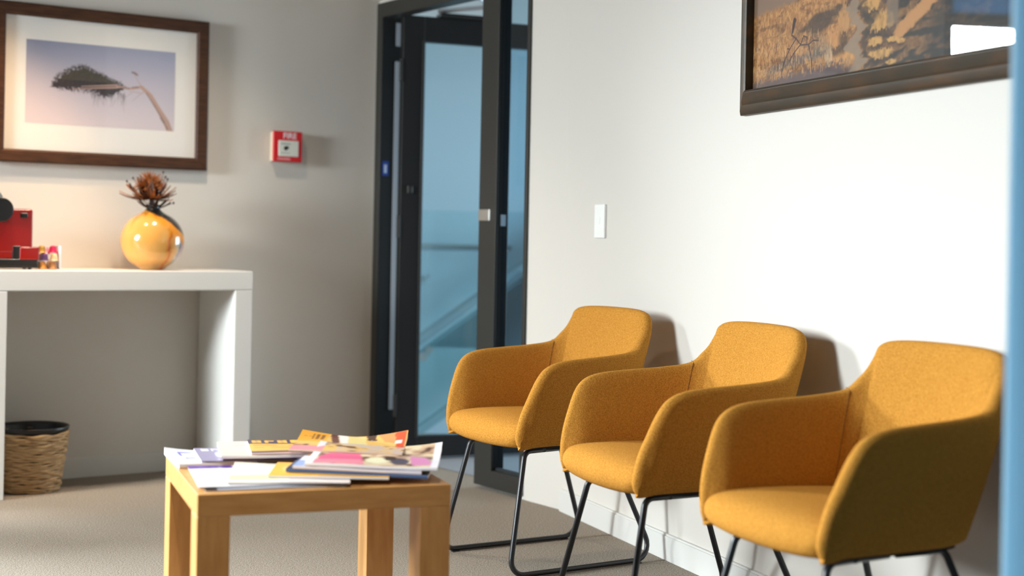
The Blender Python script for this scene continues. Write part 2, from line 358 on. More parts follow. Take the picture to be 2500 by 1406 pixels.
def tree_print(U, V):
    asp = 1.87
    t = (V * .75 + .25 * (1 - U))[..., None]
    img = lin((158, 164, 190)) * (1 - V[..., None]) + lin((206, 198, 206)) * V[..., None]
    img = img * (1 - .25 * (1 - U[..., None]) * (1 - V[..., None])) 
    pk = np.clip((V - .15) * (1.2 - U) * 1.3, 0, 1); img = blend(img, pk * .5, (222, 205, 208))
    n = vnoise(U, V, 60, 34, 5, 3); n2 = vnoise(U, V, 150, 110, 9, 2)
    can = [(.155, .53), (.19, .47), (.22, .40), (.29, .32), (.37, .27), (.43, .30), (.49, .35), (.585, .42), (.655, .49), (.62, .565), (.575, .60), (.525, .64), (.455, .585), (.40, .57), (.35, .555), (.265, .575), (.20, .565)]
    cu, cv = .41, .47
    m = poly(U + (n - .5) * .06, V + (n2 - .5) * .11, can)
    img = blend(img, m * (.88 + .12 * n2), (30, 28, 32)); img = blend(img, m * (V < .45) * n2 * .8, (92, 90, 68)); img = blend(img, m * (n2 > .62) * .5, (88, 82, 84))
    r = np.random.RandomState(4)
    for k in range(70):      # hanging twigs and needles at the edge
        x = .30 + .36 * r.rand(); y = .55 + .05 * r.rand(); img = blend(img, seg(U, V, asp, (x, y), (x + .03 * (r.rand() - .4), y + .04 + .13 * r.rand() * (x > .42)), .0035, .001) * .55, (70, 62, 66))
    for k in range(120):
        i = r.randint(1, 8); a, b = can[i], can[i + 1]; f = r.rand(); x = a[0] + (b[0] - a[0]) * f; y = a[1] + (b[1] - a[1]) * f
        img = blend(img, seg(U, V, asp, (x, y), (x - .018, y - .035 * r.rand()), .004, .001) * .7, (62, 60, 56))
    for q in [((.66, .60), (.62, .73)), ((.63, .66), (.65, .80)), ((.60, .63), (.57, .74)), ((.70, .55), (.66, .61)), ((.76, .56), (.70, .66))]:
        img = blend(img, seg(U, V, asp, q[0], q[1], .004, .002) * .45, (110, 96, 96))
    br = (178, 150, 140)
    for q in [((.30, .56), (.42, .535), .004, .006), ((.42, .535), (.60, .50), .006, .010), ((.36, .52), (.60, .47), .004, .009), ((.60, .49), (.70, .50), .012, .013), ((.70, .50), (.765, .47), .014, .018), ((.765, .47), (.83, .57), .022, .026), ((.83, .57), (.885, .73), .026, .030), ((.885, .73), (.945, .89), .031, .036), ((.945, .89), (.972, 1.02), .037, .04), ((.765, .47), (.715, .32), .005, .003), ((.80, .50), (.77, .55), .006, .004), ((.77, .55), (.68, .53), .004, .003)]:
        img = blend(img, seg(U, V, asp, *q), br)
    for q in [((.80, .545), (.86, .70)), ((.86, .70), (.93, .90)), ((.90, .84), (.95, .97)), ((.70, .485), (.74, .475)), ((.62, .50), (.68, .505))]:
        img = blend(img, seg(U, V, asp, *q, .007, .009) * .6, (105, 82, 78))
    for p in [(.715, .30), (.70, .295), (.725, .315)]: img = blend(img, seg(U, V, asp, p, (p[0] + .012, p[1] + .01), .012, .010) * .8, (120, 102, 95))
    return img
def field_print(U, V):
    """dry grassland in low sun: gold tufts, a pale stony track, deep shade to the right, a bird on a bare twig"""
    U = U * .7515; asp = 1.58
    n1 = vnoise(U, V, 22, 26, 21, 4); n2 = vnoise(U, V, 150, 60, 31, 3); n3 = vnoise(U, V, 360, 110, 41, 2); n4 = vnoise(U + V * .35, V, 40, 60, 63, 3)
    img = base3(U, (186, 128, 74)); img = blend(img, np.clip((n2 - .42) * 5, 0, 1) * .75, (226, 168, 102)); img = blend(img, np.clip((.5 - n3) * 5, 0, 1) * .55, (128, 80, 44))
    img = blend(img, np.clip((n4 - .60) * 9, 0, 1) * .55, (104, 66, 42)); img = blend(img, np.clip((.765 - U * .12 + (n2 - .5) * .03 - V) * 60, 0, 1) * np.clip((.2 - U) * 20, 0, 1), (150, 120, 98))
    # shade reaching down from the upper middle
    img = blend(img, np.clip((.035 - np.abs(V - .845 + (U - .15) * .33) + (n1 - .5) * .06) * 50, 0, 1) * np.clip((U - .13) * 22, 0, 1) * np.clip((.36 - U) * 30, 0, 1) * .85, (62, 50, 42))
    # deep shade on the right
    dk = np.clip((U - .345 + (n1 - .5) * .10) * 26, 0, 1); img = blend(img, dk * np.clip(.80 + (n4 - .5) * -2.2, .35, 1), (48, 42, 35)); img = blend(img, np.clip((U - .50 + (n1 - .5) * .1) * 16, 0, 1) * .8, (40, 38, 33))
    def tuft(cx_, cy_, rx, ry, c=(218, 164, 92), sh=True):
        nonlocal img
        if sh: img = blend(img, np.clip(1.2 - ((U - cx_) / (rx * 1.05)) ** 2 - ((V - cy_ - ry * 1.25) / (ry * .9)) ** 2, 0, 1) * .8, (60, 42, 30))
        d = ((U - cx_) / rx) ** 2 + ((V - cy_ + (n3 - .5) * ry) / ry) ** 2; img = blend(img, np.clip((1.1 - d) * 2.2, 0, 1) * np.clip(.15 + n2 * 1.5, 0, 1), c)
    for t in [(.405, .862, .040, .030), (.375, .80, .03, .03), (.405, .955, .036, .016), (.39, .918, .022, .014), (.44, .92, .018, .008), (.30, .955, .036, .028, (222, 160, 92)), (.275, .885, .03, .028, (214, 150, 88)), (.30, .83, .018, .05, (206, 150, 92)),
              (.46, .93, .012, .008), (.435, .985, .015, .008), (.255, .935, .012, .03, (206, 170, 128))]: tuft(*t)
    for k in range(26):      # slanting sunlit bank in the shade
        f = k / 25; tuft(.455 + .085 * f, .905 - .075 * f + .008 * math.sin(k * 2.3), .016, .013, (206, 146, 88), False)
    # stony track
    px_ = .335 + .012 * np.sin(V * 60) + (n4 - .5) * .035; img = blend(img, np.clip((.017 - np.abs(U - px_)) / .004, 0, 1) * .9, (158, 134, 110)); img = blend(img, np.clip((.011 - np.abs(U - px_ - .030)) / .005, 0, 1) * .8, (58, 48, 40))
    img = blend(img, np.clip((.018 - np.abs(U - .437)) / .005, 0, 1) * np.clip((.90 - V) * 30, 0, 1) * .8, (138, 116, 96))
    # blue-grey hollow and pale tufts in front
    img = blend(img, np.clip((.020 - np.abs(V - .938 + (U - .1) * .16 + (n2 - .5) * .03)) / .012, 0, 1) * np.clip((.27 - U) * 25, 0, 1) * np.clip((U - .03) * 25, 0, 1) * .75, (92, 88, 88))
    img = blend(img, np.clip((.045 - np.abs(V - .905) + (n2 - .5) * .05) * 26, 0, 1) * np.clip((U - .18) * 30, 0, 1) * np.clip((.265 - U) * 30, 0, 1) * .7, (112, 100, 84))
    img = blend(img, np.clip((V - .972 + U * .08 + (n3 - .5) * .05) * 60, 0, 1) * np.clip((.34 - U) * 20, 0, 1) * .92, (98, 82, 84))
    r = np.random.RandomState(8)
    for k in range(230):     # bright blades
        x = .27 * r.rand(); y = .86 + .12 * r.rand(); img = blend(img, seg(U, V, asp, (x, y), (x + .006 * (r.rand() - .5), y - .010 - .018 * r.rand()), .0012, .0005, .0010) * .6, (236, 190, 140))
    tw = (74, 50, 50)
    P = [(.135, .845), (.150, .860), (.165, .882), (.190, .886), (.200, .93), (.203, .975)]
    for p, q in list(zip(P[:-1], P[1:])) + [((.150, .858), (.128, .888)), ((.128, .888), (.110, .925)), ((.110, .925), (.100, .965)), ((.165, .88), (.145, .90)), ((.145, .90), (.128, .925)), ((.165, .88), (.174, .856)), ((.174, .856), (.186, .862)), ((.186, .862), (.184, .886)), ((.19, .886), (.205, .876)), ((.205, .876), (.222, .880)), ((.145, .90), (.14, .93)), ((.128, .888), (.120, .885))]:
        img = blend(img, seg(U, V, asp, p, q, .0026, .0020, .0014), tw)
    img = blend(img, seg(U, V, asp, (.143, .800), (.137, .835), .0085, .0045, .0015), (58, 38, 40)); img = blend(img, seg(U, V, asp, (.137, .835), (.133, .848), .0028, .0015, .0015), (58, 38, 40))
    return img * .62

def framed(name, org, ang, x0, x1, z0, z1, y0, fw, prof, label, matf):
    """picture: mitred moulding following profile [(inset, depth)], depth toward the room"""
    root = empty(name, org, ang, label=label, cat='picture')
    for side in range(4):
        b = M(); L = [(x0, z0), (x1, z0), (x1, z1), (x0, z1)]; A, B = L[side], L[(side + 1) % 4]; cxm, czm = (x0 + x1) / 2, (z0 + z1) / 2
        vs = []
        for P in (A, B):
            sx = 1 if P[0] < cxm else -1; sz = 1 if P[1] < czm else -1
            for ins, dep in prof: vs.append((P[0] + sx * ins, y0 - dep, P[1] + sz * ins))
        n = len(prof); fs = [(i, (i + 1) % n, n + (i + 1) % n, n + i) for i in range(n)] + [tuple(range(n))[::-1], tuple(range(n, 2 * n))]
        b.add(vs, fs); b.build('frame_moulding', matf, root, bevel=.0012)
    return root
# left picture: pale mat, tree print
pic = framed('framed_picture', CORNER + NL * .002 - LD * 1.243, AL, -.449, .448, 1.2705, 1.9026, 0, .05,
             [(0, 0), (0, .03), (.006, .034), (.044, .032), (.051, .026), (.051, 0)],
             'picture of a windswept tree in a dark brown wooden frame over the console', FRAMEW)
M().box(-.40, .399, -.016, -.012, 1.318, 1.855).build('mat_board', mat('ivory_mat', (.80, .785, .76), .8), pic, label='wide ivory mat board')
print_mesh('tree_print', PRINT, pic, -.316, .3035, 1.4295, 1.7612, -.0165, 460, 246, tree_print)
M().box(-.40, .399, -.022, -.0205, 1.318, 1.855).build('picture_glass', PGLASS, pic)
# right picture: savanna print in bronze moulding
pr = framed('framed_picture', BEND + NR * .002 + RD * 1.277, AR, 0, 1.25, 1.3715, 2.36, 0, .067,
            [(0, 0), (0, .012), (.010, .020), (.028, .024), (.034, .030), (.060, .040), (.067, .036), (.067, 0)],
            'large picture of golden grassland in a wide bronze moulding above the chairs', BRONZE)
M().box(.060, 1.19, -.012, -.002, 1.43, 2.30).build('backing_board', mat('dark_fillet', (.02, .014, .01), .6), pr)
print_mesh('grassland_print', PRINT, pr, .068, 1.184, 1.4385, 2.293, -.0125, 620, 600, field_print)
M().box(.066, 1.186, -.022, -.020, 1.436, 2.295).build('picture_glass', PGLASS, pr)

# ------------------------------------------------------------------ fire call point
RED = mat('signal_red', (.55, .004, .006), .35, spec=.5)
fp = empty('fire_call_point', CORNER + NL * .0 - LD * .424, AL, label='red square break-glass fire call point on the left wall', cat='fire alarm')
M().box(-.066, .070, -.030, 0, 1.326, 1.457).build('back_box', mat('cream_plastic', (.66, .55, .42), .5), fp, bevel=.004, label='cream plastic back box')
M().box(-.070, .070, -.044, -.030, 1.324, 1.459).build('housing', RED, fp, bevel=.005, seg=3)
M().box(-.046, .050, -.0475, -.043, 1.348, 1.418).build('glass_window', mat('call_window', (.62, .64, .58), .25), fp, bevel=.008, seg=3)
GI = mat('grey_ink', (.22, .24, .24), .6)
M().box(-.035, .010, -.0482, -.0475, 1.401, 1.4055).build('printed_line', GI, fp)
M().box(-.035, .008, -.0482, -.0475, 1.362, 1.3645).build('printed_line', GI, fp)
ar = M(); ar.add([(-.012, -.0483, 1.373), (.004, -.0483, 1.385), (-.002, -.0483, 1.394), (-.020, -.0483, 1.392), (-.022, -.0483, 1.380)], [(0, 1, 2, 3, 4)])
ar.build('press_mark', mat('black_ink', (.01, .01, .01), .6), fp)
WINK = mat('white_ink', (.75, .62, .66), .6)
def text(name, s, size, loc, m, parent, ang=0, extr=.0003):
    c = bpy.data.curves.new(name, 'FONT'); c.body = s; c.size = size; c.align_x = 'CENTER'; c.align_y = 'CENTER'; c.extrude = extr; c.offset = size * .02
    o = bpy.data.objects.new(name, c); link(o, parent); o.location = loc; o.rotation_euler = (PI / 2, 0, ang); c.materials.append(m)
    me = bpy.data.meshes.new_from_object(o.evaluated_get(bpy.context.evaluated_depsgraph_get())); mo = bpy.data.objects.new(name, me)
    mo.location = o.location; mo.rotation_euler = o.rotation_euler; link(mo, parent); bpy.data.objects.remove(o); return mo
text('fire_lettering', 'FIRE', .036, (.008, -.0446, 1.438), WINK, fp)
PI_ = mat('pink_ink', (.75, .35, .38), .6)
M().box(-.050, .014, -.0446, -.044, 1.333, 1.3365).build('small_print', PI_, fp)
M().box(-.050, .010, -.0446, -.044, 1.339, 1.3415).build('small_print', PI_, fp)

# ------------------------------------------------------------------ light switch
sw = empty('light_switch', BEND + RD * .31, AR, label='small white vertical light switch on the right wall', cat='switch')
WPL = mat('white_plastic', (.86, .86, .84), .3, spec=.5)
M().box(-.042, .040, -.011, 0, 1.013, 1.132).build('plate', WPL, sw, bevel=.003)
M().box(-.010, .008, -.0135, -.010, 1.062, 1.088).build('rocker', WPL, sw, bevel=.0015)

# ------------------------------------------------------------------ mustard armchairs
RIM = [(0, -.276, .787), (.10, -.271, .786), (.165, -.262, .781), (.203, -.253, .767), (.221, -.238, .740), (.235, -.206, .696), (.249, -.165, .665), (.256, -.08, .653), (.260, .03, .646), (.262, .115, .639), (.262, .163, .625), (.260, .193, .597), (.252, .217, .550), (.241, .237, .500), (.230, .250, .450), (.218, .256, .410), (.209, .252, .386)]
BOT = [(0, -.172, .37), (.09, -.170, .37), (.145, -.163, .37), (.172, -.150, .37), (.186, -.130, .37), (.192, -.105, .37), (.195, -.075, .37), (.197, -.02, .37), (.199, .05, .37), (.2, .115, .37), (.2, .155, .37), (.2, .183, .37), (.201, .20, .37), (.203, .213, .371), (.205, .226, .373), (.207, .238, .376), (.208, .247, .379)]
def shell_mesh():
    R1 = smooth_path(RIM, 4); B1 = smooth_path(BOT, 4)
    mir = lambda P: [np.array((-p[0], p[1], p[2])) for p in P[::-1]][:-1] + list(P)
    R_, B_ = mir(R1), mir(B1); n = len(R_); rows = []; seam = []
    for i in range(n):
        T = R_[min(i + 1, n - 1)] - R_[max(i - 1, 0)]; T /= np.linalg.norm(T)
        d = B_[i] - R_[i]; Lw = np.linalg.norm(d); dn = d - T * (d @ T); dn /= np.linalg.norm(dn)
        N = np.cross(T, dn); rad = np.array((R_[i][0] * 1.0, R_[i][1] if abs(R_[i][0]) < .21 and R_[i][1] < 0 else R_[i][1] * .15, 0))
        if N @ rad < 0: N = -N
        u = abs(i - (n - 1) / 2) / ((n - 1) / 2); r = .0185 if u < .75 else .0185 - (u - .75) / .25 * .006
        top = R_[i] + dn * r; bot = B_[i]
        row = []
        fr = [0, .12, .3, .5, .7, .88, 1]
        for f in fr:
            bul = .010 * math.sin(PI * f) * min(1, Lw / .2); row.append(bot + (top - bot) * f + N * bul)
        c = top - N * r
        for a in (40, 90, 140): row.append(c + N * r * math.cos(math.radians(a)) - dn * r * math.sin(math.radians(a)))
        for f in (1, .88, .7, .5, .32, .16):
            th = 2 * r + .006 * math.sin(PI * f) * min(1, Lw / .2); row.append(bot + (top - bot) * f - N * th)
        rows.append(row)
    # relax the padded inner face so it does not fold at the back corners
    A = np.array([[np.array(p) for p in r] for r in rows])
    for it in range(10):
        B2 = A.copy(); B2[1:-1, 10:] = .5 * A[1:-1, 10:] + .25 * (A[:-2, 10:] + A[2:, 10:]); A = B2
    rows = [[A[i, j] for j in range(A.shape[1])] for i in range(A.shape[0])]
    return rows
ROWS = shell_mesh()
def tf(p): return (p[0], -p[1], p[2])      # local y points to the wall
def make_chair():
    root = empty('armchair', (0, 0, 0))
    m = M(); k = len(ROWS[0]); n = len(ROWS); vs = [tf(p) for r in ROWS for p in r]
    fs = [(i * k + j, i * k + (j + 1) % k, (i + 1) * k + (j + 1) % k, (i + 1) * k + j) for i in range(n - 1) for j in range(k)]
    fs += [tuple(range(k))[::-1], tuple(range((n - 1) * k, n * k))]
    m.add(vs, fs); o = m.build('shell', FABRIC, root, smooth=True, subs=1)
    bm = bmesh.new(); bm.from_mesh(o.data); bmesh.ops.recalc_face_normals(bm, faces=bm.faces); bm.to_mesh(o.data); bm.free()
    # underside plate of the shell
    b = M(); loop = [tf(r[0]) for r in ROWS]; loop2 = [(x, y, z + .03) for x, y, z in loop]
    b.add([(x * .93, y * .93, z + .006) for x, y, z in loop] + [(x * .93, y * .93, z) for x, y, z in loop2], [tuple(range(n)), tuple(range(2 * n - 1, n - 1, -1))] + [(i, (i + 1) % n, n + (i + 1) % n, n + i) for i in range(n)])
    b.build('underside', mat_under, root)
    # seat pad
    prof = [(-.17, .440, .150), (-.13, .452, .172), (-.05, .457, .192), (.04, .460, .203), (.12, .461, .211), (.17, .460, .216), (.210, .457, .2225), (.237, .447, .2265), (.253, .430, .2265), (.2575, .410, .2215), (.252, .392, .213), (.240, .380, .205), (.20, .375, .198), (.05, .374, .192), (-.12, .374, .165)]
    sm = M(); W = 14; vs = []
    for j, (b_, z_, hw) in enumerate(prof):
        topside = j <= 7; front = 5 <= j <= 12
        for i in range(W + 1):
            s = -1 + 2 * i / W; e = abs(s) ** 2.2
            cr_ = .010 * (1 - s * s) * (1 if j <= 5 else .5 if j <= 7 else 0) - (.010 * abs(s) ** 8 if topside and j < 6 else 0)
            fb = (.014 * (1 - s * s) if front else 0) - (.010 * abs(s) ** 6 if front else 0)
            under = (.006 * abs(s) ** 4 if j >= 10 else 0) - (.003 * (1 - s * s) if j >= 10 else 0)
            vs.append((s * hw, -(b_ + fb), z_ + cr_ + under))
    n2 = len(prof); fs = [(j * (W + 1) + i, (j + 1) * (W + 1) + i, (j + 1) * (W + 1) + i + 1, j * (W + 1) + i + 1) for j in range(n2 - 1) for i in range(W)]
    fs += [tuple(j * (W + 1) for j in range(n2))[::-1], tuple(j * (W + 1) + W for j in range(n2))]
    fs += [tuple([i for i in range(W + 1)]) , tuple([(n2 - 1) * (W + 1) + i for i in range(W + 1)][::-1])]
    sm.add(vs, fs); o = sm.build('seat', FABRIC, root, smooth=True, subs=1)
    bm = bmesh.new(); bm.from_mesh(o.data); bmesh.ops.recalc_face_normals(bm, faces=bm.faces); bm.to_mesh(o.data); bm.free()
    # seams where arms meet the back: inside and outside
    mid = (len(ROWS) - 1) // 2
    for s in (-1, 1):
        r = ROWS[mid + s * 24]
        ins = [tf(np.array(p)) for p in r[(8 if s < 0 else 11):15]]; M().tube([Vector(p) for p in ins], .0010, 6).build('seam', SEAM, root)
    # sled legs
    for s in (-1, 1):
        P = [(s * .10, -.150, .368), (s * .166, -.205, .366), (s * .206, -.268, .0095), (s * .199, .272, .0095), (s * .140, .131, .366), (s * .08, .10, .368)]
        P = [(s * .12, -.196, .367), (s * .162, -.206, .367), (s * .207, -.268, .0095), (s * .200, .275, .0095), (s * .140, .128, .367), (s * .138, -.02, .367)]
        lg = M().tube(fillet([P[5]] + [(s * .158, -.190, .367)] + [P[2], P[3], P[4]] + [(s * .139, 0, .367)], [.028, .042, .05, .028]), .0082, 12).build('sled_leg', STEEL, root, smooth=True)
        for y in (-.215, .205): M().box(s * .2035 - .007, s * .2035 + .007, y - .012, y + .012, 0, .004).build('glide', STEEL, lg)
    M().tube([(-.158, -.12, .367), (.158, -.12, .367)], .007).build('cross_bar', STEEL, root)
    M().tube([(-.140, .09, .367), (.140, .09, .367)], .007).build('cross_bar', STEEL, root)
    return root
mat_under = mat('black_underside', (.012, .011, .01), .8)
def copy_tree(o, parent=None):
    c = o.copy(); COL.objects.link(c)
    if parent is not None: c.parent = parent
    for ch in list(o.children): copy_tree(ch, c)
    return c
ch0 = make_chair()
poses = [(.128, 4.559, 32.1, 'mustard armchair nearest the glazed door, black sled base fully in view'),
         (.456, 3.789, 23.1, 'mustard armchair in the middle of the row of three'),
         (.7457, 3.104, 25.6, 'mustard armchair at the right end of the row, closest to the camera')]
for i, (x, y, psi, lab) in enumerate(poses):
    o = ch0 if i == 0 else copy_tree(ch0)
    p = math.radians(psi); o.location = (x, y, 0); o.rotation_euler = (0, 0, math.atan2(-math.cos(p), math.sin(p)))
    tag(o, label=lab, cat='chair', group='mustard armchairs along the right wall')

# ------------------------------------------------------------------ coffee table
TA = math.atan2(.3447, .9387); TO = Vector((-.6526, 3.0398, 0))
tb = empty('coffee_table', TO, TA, label='low birch coffee table covered with magazines', cat='table')
M().box(0, .561, 0, .555, .402, .45).build('tabletop', WOOD, tb, bevel=.0015)
for (x, y) in ((0, 0), (.491, 0), (0, .467), (.491, .467)):
    M().box(x, x + .070, y, y + .088, 0, .4018).build('leg', WOODV, tb, bevel=.0015)

# ------------------------------------------------------------------ magazines
def bars(img, U, V, x0, x1, y, h, c, gaps=9, seed=1):
    r = np.random.RandomState(seed); m = (np.abs(V - y) < h / 2) & (U > x0) & (U < x1)
    k = ((U - x0) / (x1 - x0) * gaps * 2).astype(int); pat = r.rand(gaps * 2 + 2) > .28
    return blend(img, m & pat[np.clip(k, 0, gaps * 2)], c)
def glyphs(img, U, V, x0, x1, y, h, c, n=5, seed=1, th=.28):
    """rough heavy letters, as blurred mastheads read"""
    r = np.random.RandomState(seed); wch = (x1 - x0) / n
    for i in range(n):
        a = x0 + i * wch + wch * .1; b = a + wch * .75; t = wch * th; k = r.randint(4)
        m = (U > a) & (U < a + t) & (np.abs(V - y) < h / 2)
        m |= (U > a) & (U < b) & (np.abs(V - (y - h / 2 + t)) < t * .7)
        if k != 0: m |= (U > a) & (U < b) & (np.abs(V - (y + h / 2 - t)) < t * .7)
        if k in (1, 3): m |= (U > b - t) & (U < b) & (np.abs(V - y) < h / 2)
        if k == 2: m |= (U > a) & (U < b) & (np.abs(V - y) < t * .6)
        img = blend(img, m.astype(float), c)
    return img
def base(U, c): return np.ones(U.shape + (3,)) * lin(c)
def c_blue_letters(U, V):
    i = base(U, (236, 236, 240)); i = glyphs(i, U, V, .10, .92, .30, .26, (96, 96, 196), 3, 2, .14); i = glyphs(i, U, V, .14, .8, .62, .16, (110, 112, 200), 3, 6, .12)
    return bars(i, U, V, .1, .9, .9, .03, (60, 60, 70), 12, 5)
def c_purple_grey(U, V):
    i = base(U, (150, 142, 172)); i = glyphs(i, U, V, .08, .95, .17, .2, (238, 236, 240), 5, 3, .24); i = blend(i, (V > .42) & (V < .7) & (U > .3), (206, 204, 214)); return bars(i, U, V, .3, .9, .84, .05, (96, 88, 120), 6, 3)
def c_cream(U, V):
    i = base(U, (238, 222, 204)); i = bars(i, U, V, .15, .8, .30, .04, (226, 196, 160), 6, 4); return blend(i, np.clip(vnoise(U, V, 4, 4, 8) - .5, 0, 1), (232, 190, 180))
def c_dark_orange(U, V):
    i = base(U, (70, 60, 84)); i = glyphs(i, U, V, .04, .74, .16, .22, (250, 186, 70), 4, 7, .30); i = blend(i, (V > .34) & (V < .88) & (U < .66 - .2 * (V - .3)), (244, 190, 92))
    i = bars(i, U, V, .06, .58, .46, .05, (190, 140, 60), 5, 3); i = bars(i, U, V, .06, .56, .62, .04, (196, 146, 70), 7, 8); return blend(i, (U > .70), (196, 202, 214))
def c_purple_band(U, V):
    i = base(U, (240, 236, 238)); i = blend(i, V < .15, (96, 60, 160)); i = blend(i, (V < .15) & (U > .36) & (U < .62), (236, 214, 230)); i = bars(i, U, V, .15, .6, .08, .05, (40, 30, 60), 7, 2)
    i = blend(i, (V > .62) & (V < .82) & (U > .28) & (U < .52), (206, 208, 212)); return bars(i, U, V, .3, .5, .9, .02, (190, 190, 196), 7, 2)
def c_pale_yellow(U, V):
    i = base(U, (246, 242, 222)); i = bars(i, U, V, .42, .80, .09, .04, (70, 50, 50), 7, 3); i = blend(i, (V > .62) & (V < .86) & (U < .4), (240, 238, 176)); return blend(i, (V > .7) & (U > .5), (238, 220, 214))
def c_orange(U, V):
    i = base(U, (246, 186, 70)); d = ((U - .28) / .2) ** 2 + ((V - .45) / .3) ** 2; i = blend(i, np.clip(1.2 - d, 0, 1), (248, 216, 180)); return glyphs(i, U, V, .3, .9, .12, .12, (250, 240, 230), 4, 5)
def c_blue(U, V):
    i = base(U, (60, 82, 120)); i = blend(i, vnoise(U, V, 5, 5, 13) > .55, (36, 46, 70)); i = blend(i, (V > .8), (30, 34, 46)); return bars(i, U, V, .08, .5, .9, .07, (160, 170, 190), 5, 4)
def c_white_pink(U, V):
    i = base(U, (232, 226, 234)); i = glyphs(i, U, V, .04, .7, .2, .2, (206, 150, 186), 5, 9, .2); return blend(i, (V > .5) & (U < .2), (150, 170, 214))
def c_pink_food(U, V):
    n = vnoise(U, V, 9, 7, 33, 4); i = base(U, (196, 160, 128)); i = blend(i, np.clip((n - .45) * 6, 0, 1), (226, 206, 170)); i = blend(i, np.clip((.42 - n) * 7, 0, 1), (96, 64, 50))
    i = blend(i, poly(U, V, [(.08, .60), (.20, .20), (.34, .18), (.44, .95), (.06, .95)]), (232, 96, 140)); i = blend(i, poly(U, V, [(.06, .8), (.4, .7), (.44, .97), (.05, .97)]), (236, 140, 160))
    i = blend(i, ((U - .52) / .09) ** 2 + ((V - .72) / .14) ** 2 < 1, (236, 232, 196)); i = blend(i, ((U - .70) / .07) ** 2 + ((V - .74) / .16) ** 2 < 1, (84, 78, 92))
    i = blend(i, ((U - .62) / .05) ** 2 + ((V - .6) / .1) ** 2 < 1, (70, 50, 40)); i = blend(i, poly(U, V, [(.76, .45), (.9, .5), (.96, .85), (.8, .9)]), (220, 134, 180))
    i = blend(i, U < .055, (244, 242, 244)); return blend(i, U > .94, (238, 230, 236))
def c_orange_food(U, V):
    n = vnoise(U, V, 8, 8, 55, 4); i = base(U, (240, 190, 104)); i = blend(i, (V < .45) & (U < .26), (250, 176, 52)); i = glyphs(i, U, V, .03, .26, .2, .22, (150, 96, 40), 5, 4, .18)
    i = blend(i, poly(U, V, [(.27, 0), (.34, 0), (.40, .5), (.33, .5)]), (112, 62, 52)); i = blend(i, poly(U, V, [(.34, 0), (.44, 0), (.50, .6), (.42, .6)]), (246, 240, 232))
    i = blend(i, poly(U, V, [(.44, .02), (.60, .02), (.66, .62), (.48, .62)]), (238, 216, 140)); i = blend(i, poly(U, V, [(.61, 0), (.70, 0), (.72, .25), (.64, .25)]), (84, 56, 44))
    i = blend(i, poly(U, V, [(.72, 0), (.98, 0), (1, .5), (.8, .3)]), (222, 150, 90)); i = blend(i, poly(U, V, [(.88, .02), (1, 0), (1, .7), (.93, .7)]), (222, 84, 48))
    i = blend(i, (V > .5) * np.clip((n - .4) * 5, 0, 1) * (U > .4), (206, 186, 174)); i = blend(i, (V > .55) * np.clip((.42 - n) * 8, 0, 1), (100, 66, 52)); i = bars(i, U, V, .90, .985, .35, .12, (250, 220, 210), 4, 3)
    return blend(i, (V > .72) & (U < .3), (240, 150, 160))
def c_navy(U, V): return base(U, (34, 36, 66))
def c_dark(U, V):
    i = base(U, (46, 44, 50)); return blend(i, U > .08, (190, 200, 220))
